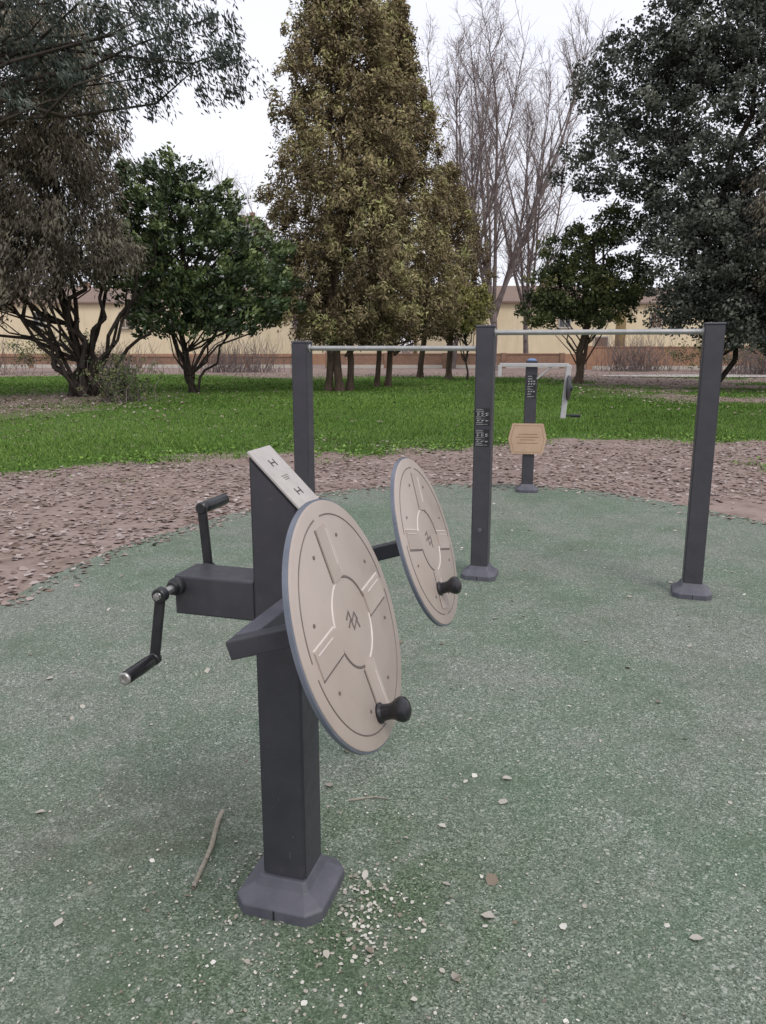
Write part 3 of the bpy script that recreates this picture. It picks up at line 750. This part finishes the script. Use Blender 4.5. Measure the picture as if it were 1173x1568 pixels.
def bare_tree(name, x0, y0, H, fork, nlead, spread, seed, dens=1.0, r0=.3, mat=M_barkG, rot=0):
    r = np.random.default_rng(seed)
    e = empty(name); S = []; T_ = []
    base = np.array([x0, y0, -.2]); fk = np.array([x0 + r.normal(0, .2), y0, fork])
    path(S, base, fk, r0, r0 * .8, 4, .03)
    S.append((base, base + np.array([0, 0, .6]), r0 * 1.4, r0))
    def unit(v): return v / (np.linalg.norm(v) + 1e-9)
    for i in range(nlead):
        a = 2 * math.pi * i / nlead + rot + r.normal(0, .25); tilt = spread * r.uniform(.35, 1.15)
        L = (H - fork) * r.uniform(.75, 1.0)
        d = np.array([math.cos(a) * math.sin(tilt), math.sin(a) * math.sin(tilt), math.cos(tilt)])
        p_ = fk - np.array([0, 0, r.uniform(0, fork * .35)]); K = 14; lr = r0 * r.uniform(.42, .62)
        for k in range(K):
            d = unit(d + np.array([0, 0, .045]) + r.normal(0, .035, 3)); q = p_ + d * L / K
            ra = lr * (1 - k / K) ** .8 + .012; rb = lr * (1 - (k + 1) / K) ** .8 + .010
            S.append((p_, q, ra, rb))
            if k >= 2:
                for _ in range(int(r.poisson(2.4 * dens))):
                    aa = r.uniform(0, 6.28); o = np.array([math.cos(aa), math.sin(aa), 0])
                    d2 = unit(o * r.uniform(.5, .9) + d * .8); L2 = L * r.uniform(.13, .30) * (1 - .45 * k / K)
                    s0 = p_ + (q - p_) * r.random(); pp = s0; K2 = 5
                    r2 = min(ra * .4, .04)
                    for k2 in range(K2):
                        d2 = unit(d2 + np.array([0, 0, .12]) + r.normal(0, .07, 3)); qq = pp + d2 * L2 / K2
                        S.append((pp, qq, r2 * (1 - k2 / K2) + .009, r2 * (1 - (k2 + 1) / K2) + .008))
                        for _ in range(int(r.poisson(2.2 * dens))):
                            d3 = unit(r.normal(0, 1, 3) * .7 + d2 + np.array([0, 0, .25])); L3 = r.uniform(.45, 1.3)
                            s3 = pp + (qq - pp) * r.random(); m3 = s3 + d3 * L3 * .5; d3b = unit(d3 + np.array([0, 0, .3]) + r.normal(0, .15, 3)); e3 = m3 + d3b * L3 * .5
                            T_.append((s3, m3, .010, .008)); T_.append((m3, e3, .008, .006))
                            for _ in range(int(r.poisson(2.2 * dens))):
                                d4 = unit(d3b + r.normal(0, .5, 3)); s4 = m3 + (e3 - m3) * r.random()
                                T_.append((s4, s4 + d4 * r.uniform(.25, .6), .007, .005))
                        pp = qq
            p_ = q
    segs_mesh('trunk_and_branches', S, mat, e, 5)
    segs_mesh('twigs', T_, M_barkP, e, 3)
    return e
bare_tree('bare_tree', 7.4, 52, 22.5, 4.2, 8, .42, 101, 1.0, .25)
bare_tree('bare_tree', 5.0, 56, 23, 3.5, 6, .30, 202, 1.0, .21)
bare_tree('bare_tree', 10.6, 58, 22, 4.0, 6, .36, 303, .95, .22)
bare_tree('bare_tree', -6.5, 60, 17, 3.0, 6, .45, 404, .7, .17)
S = []
for i in range(60):
    bx, by = -7.6 + rng.normal(0, .35), 22.5 + rng.normal(0, .3)
    d = np.array([rng.normal(0, .35), rng.normal(0, .3), rng.uniform(.5, 1.3)])
    path(S, (bx, by, -.02), np.array([bx, by, 0]) + d, .012, .005, 3, .2)
sh = empty('young_shrub')
segs_mesh('stems', S, M_barkG, sh, 4)
C = np.array([s[1] for s in S])
leaf_cloud('leaves', C, .14, 9, .10, .05, M_oakg, sh, 'random')

S = []
for i in range(3600):
    bx = rng.uniform(-75, 80); by = rng.uniform(80, 90)
    h = rng.uniform(2.5, 8.5) * (.75 + .25 * math.sin(bx * .21))
    p0 = np.array([bx, by, h * rng.uniform(0, .5)])
    path(S, p0, p0 + np.array([rng.normal(0, .9), rng.normal(0, .8), h * rng.uniform(.3, .55)]), .05, .012, 3, .15)
segs_mesh('distant_bare_trees', S, M_barkP, None, 3)
S = []
for cx, cy, w, h, k in ((-24, 44, 3.2, 2.6, 420), (-16, 46, 2.4, 2.0, 260), (22, 44, 3.5, 2.4, 420), (29, 46, 4, 3, 420), (-9, 48, 3, 2.4, 260), (16, 50, 2.5, 2.6, 260)):
    for i in range(k):
        bx, by = cx + rng.normal(0, w * .45), cy + rng.normal(0, .7)
        path(S, (bx, by, 0), (bx + rng.normal(0, .6), by + rng.normal(0, .4), h * rng.uniform(.4, 1.0)), .016, .006, 3, .2)
segs_mesh('bare_shrubs', S, M_barkG, None, 3)
hc = lobe_clumps([(-20, 48, 1.4, 2.8, 1, 1.0), (-30, 47, 1.8, 4, 1, 1.4), (24, 50, 1.1, 6, 1.2, 1.0)], 260, zmin=.3)
leaf_cloud('hedge', hc, .45, 55, .13, .07, M_oakg, None, 'random')
lobe_d = [(x_, 84 + rng.uniform(-1, 3), 4.5, rng.uniform(3, 5), 2, rng.uniform(3, 4.5)) for x_ in (-58, -50, -43, -35, 40, 48, 57)]
dc = lobe_clumps(lobe_d, 500)
leaf_cloud('distant_trees', dc, .9, 60, .3, .18, M_oak, None, 'random')

# ------------------------------------------------------------------ buildings
def wall_mat(name, c1, c2):
    m, nt = newmat(name); b = NB(nt)
    co = b.n('ShaderNodeTexCoord').outputs['Object']
    f = b.noise(co, .8, 6, .65)
    col = b.ramp(f, [(.3, c1), (.7, c2)])
    mp = b.n('ShaderNodeMapping', ins={'Vector': co, 'Scale': (2.5, 2.5, .3)}).outputs[0]
    col = b.mix(b.ramp(b.noise(mp, 1.2, 5), [(.5, 0.0), (.75, .25)]), col, (c1[0] * .7, c1[1] * .68, c1[2] * .65))
    p = b.n('ShaderNodeBsdfDiffuse', ins={'Color': col})
    b.out(p.outputs[0]); return m
M_wall = wall_mat('cream_plaster', (.66, .56, .38), (.74, .64, .46))
M_plinth = wall_mat('terracotta_plinth', (.33, .19, .125), (.41, .25, .17))
M_trim = wall_mat('stone_trim', (.45, .42, .37), (.55, .52, .46))
M_grey = wall_mat('grey_plaster', (.50, .50, .52), (.58, .58, .6))
M_shut = surf_mat('brown_shutter', (.13, .08, .06), (.17, .11, .08), rough=.6, bump=0)
M_glass = surf_mat('window_glass', (.06, .065, .07), (.09, .095, .10), rough=.2, bump=0)
m, nt = newmat('roof_tiles'); b = NB(nt)
co = b.n('ShaderNodeTexCoord').outputs['Object']
wv = b.n('ShaderNodeTexWave', ins={'Vector': co, 'Scale': 1.6, 'Distortion': .6}).outputs['Fac']
col = b.mix(b.noise(co, 2.5, 6, .7), (.19, .14, .12), (.33, .25, .21))
col = b.mix(b.ramp(wv, [(.2, .4), (.6, 0.0)]), col, (.10, .08, .07))
p = b.n('ShaderNodeBsdfDiffuse', ins={'Color': col}); b.out(p.outputs[0]); M_roof = m
m, nt = newmat('brick_wall'); b = NB(nt)
co = b.n('ShaderNodeTexCoord').outputs['Object']
mp = b.n('ShaderNodeMapping', ins={'Vector': co, 'Rotation': (math.radians(90), 0, 0)}).outputs[0]
br = b.n('ShaderNodeTexBrick', ins={'Vector': mp, 'Color1': (.24, .13, .09, 1), 'Color2': (.32, .19, .13, 1), 'Mortar': (.3, .25, .2, 1), 'Scale': 4.0}).outputs['Color']
col = b.mix(b.ramp(b.noise(co, 1.0, 6), [(.4, 0.0), (.7, .5)]), br, (.16, .11, .08))
p = b.n('ShaderNodeBsdfDiffuse', ins={'Color': col}); b.out(p.outputs[0]); M_brick = m

def building(name, x0, x1, y0, depth, eave, ridge, wallm, plinth=None, wz=(3.2, 4.4), step=7.5, ww=.9, floors=1, off=2.6):
    e = empty(name, ((x0 + x1) / 2, y0 + depth / 2, 0)); W = x1 - x0
    box('walls', (W, depth, eave + .1), (0, 0, eave / 2 - .05), wallm, e, bevel=0)
    if plinth: box('plinth', (W + .06, depth + .06, 1.0), (0, 0, .4), plinth, e, bevel=0)
    bm = bmesh.new(); ov = .35
    pts = [(-W / 2 - ov, -depth / 2 - ov, eave - .1), (W / 2 + ov, -depth / 2 - ov, eave - .1), (W / 2 + ov, depth / 2 + ov, eave - .1), (-W / 2 - ov, depth / 2 + ov, eave - .1), (-W / 2 + 2.5, 0, ridge), (W / 2 - 2.5, 0, ridge)]
    v = [bm.verts.new(p_) for p_ in pts]
    lo = [bm.verts.new((p_[0], p_[1], p_[2] - .14)) for p_ in pts[:4]]
    for f_ in ((0, 1, 5, 4), (1, 2, 5), (2, 3, 4, 5), (3, 0, 4)): bm.faces.new([v[i] for i in f_])
    for i in range(4): bm.faces.new((lo[i], lo[(i + 1) % 4], v[(i + 1) % 4], v[i]))
    bm.faces.new(lo[::-1])
    bm_obj('roof', bm, M_roof, e)
    k = 0; xx = -W / 2 + off; yf = -depth / 2
    while xx < W / 2 - 1:
        for fl in range(floors):
            z0, z1 = wz[0] + fl * 3.1, wz[1] + fl * 3.1; hh = z1 - z0; zc = (z0 + z1) / 2
            box('window_frame', (ww + .2, .10, hh + .16), (xx, yf - .04, zc), M_trim, e, bevel=0)
            box('window', (ww, .04, hh), (xx, yf - .105, zc), M_glass if k % 2 else M_shut, e, bevel=0)
            box('window_mullion', (.06, .03, hh), (xx, yf - .135, zc), M_trim, e, bevel=0)
            box('sill', (ww + .4, .22, .07), (xx, yf - .14, z0 - .12), M_trim, e, bevel=0)
        if k % 3 == 1 and floors == 1:
            box('door_frame', (1.3, .10, 2.4), (xx + step * .4, yf - .045, 1.2), M_trim, e, bevel=0)
            box('door', (1.1, .05, 2.3), (xx + step * .4, yf - .11, 1.15), M_shut, e, bevel=0)
        xx += step; k += 1
    for kx in range(2):
        box('chimney', (.6, .6, 1.0), (-W / 2 + W * (.3 + .4 * kx), .8, ridge - .1), M_brick, e, bevel=0)
    return e
building('yellow_house', -40, 1.5, 69, 9, 5.4, 6.9, M_wall, M_plinth)
building('yellow_house', 3.0, 20.0, 68, 9, 5.4, 6.9, M_wall, M_plinth, step=8, off=4.6)
building('yellow_house', 21.5, 52, 70, 9, 5.4, 6.9, M_wall, M_plinth)
building('apartment_building', -19.5, -14, 92, 10, 15.5, 16.8, M_grey, None, wz=(1.5, 2.8), step=3, floors=5)
def garden_wall(name, x0, x1, y, h, mat):
    e = empty(name, ((x0 + x1) / 2, y, 0)); W = x1 - x0
    box('wall_body', (W, .25, h), (0, 0, h / 2 - .05), mat, e, bevel=0)
    box('coping', (W + .1, .34, .09), (0, 0, h - .004), mat, e, bevel=.01)
    box('base_course', (W + .02, .31, .25), (0, 0, .10), M_trim, e, bevel=.01)
    xx = -W / 2
    while xx <= W / 2 + .01:
        box('pier', (.38, .38, h + .15), (xx, 0, h / 2), mat, e, bevel=.01); xx += W / max(1, round(W / 4.0))
garden_wall('brick_wall', -4, 13, 57, 1.0, M_brick)
garden_wall('brick_wall', 14.2, 30, 54, 1.5, M_plinth)
garden_wall('brick_wall', -34, -6, 58, .8, M_brick)
m, nt = newmat('gravel_path'); b = NB(nt)
co = b.n('ShaderNodeTexCoord').outputs['Object']
col = b.ramp(b.noise(co, 3, 8, .7), [(.3, (.32, .30, .28)), (.7, (.47, .44, .41))])
p = b.n('ShaderNodeBsdfDiffuse', ins={'Color': col}); b.out(p.outputs[0])
bm = bmesh.new()
pp = [(11.5, 41), (15, 40.2), (22, 39.6), (45, 38.6), (80, 38), (80, 43), (45, 44), (24, 44.2), (16, 43.6), (12, 42.6)]
bm.faces.new([bm.verts.new((x_, y_, .012)) for x_, y_ in pp])
bm_obj('path', bm, m)

# ------------------------------------------------------------------ light
w = D.worlds.new("World"); scene.world = w; w.use_nodes = True
nt = w.node_tree; nt.nodes.clear(); b = NB(nt)
SE, SA = math.radians(52), math.radians(150)
sky = b.n('ShaderNodeTexSky', sky_type='NISHITA', sun_disc=False, sun_elevation=SE, sun_rotation=SA, air_density=1.0, dust_density=4.0, ozone_density=1.0)
co = b.n('ShaderNodeTexCoord').outputs['Generated']
cl = b.noise(b.n('ShaderNodeMapping', ins={'Vector': co, 'Scale': (1, 1, 3)}).outputs[0], 1.6, 5, .55)
cloud = b.ramp(cl, [(.3, (.87, .89, .97)), (.7, (.98, .98, 1.0))])
cloud = b.mix(1.0, cloud, (11.8, 11.8, 12.4), 'MULTIPLY')
col = b.mix(.86, sky.outputs[0], cloud)
bg = b.n('ShaderNodeBackground', ins={'Color': col, 'Strength': .1})
o = b.n('ShaderNodeOutputWorld'); nt.links.new(bg.outputs[0], o.inputs['Surface'])
sl = D.lights.new('sun', 'SUN'); sl.energy = 1.5; sl.angle = math.radians(20); sl.color = (1, .96, .90)
so = link(D.objects.new('sun', sl))
dirv = Vector((math.sin(SA) * math.cos(SE), math.cos(SA) * math.cos(SE), math.sin(SE)))
so.rotation_euler = dirv.to_track_quat('Z', 'Y').to_euler()
so.location = dirv * 30

cam = D.cameras.new('camera'); cam.sensor_fit = 'VERTICAL'; cam.sensor_height = 36; cam.lens = 27.05
cam.clip_start = .05; cam.clip_end = 2000
co_ = link(D.objects.new('camera', cam)); co_.location = (0, 0, 1.56)
co_.rotation_euler = (math.radians(90 - 12.17), 0, 0)
scene.camera = co_
scene.view_settings.view_transform = 'Standard'; scene.view_settings.look = 'None'; scene.view_settings.exposure = 0
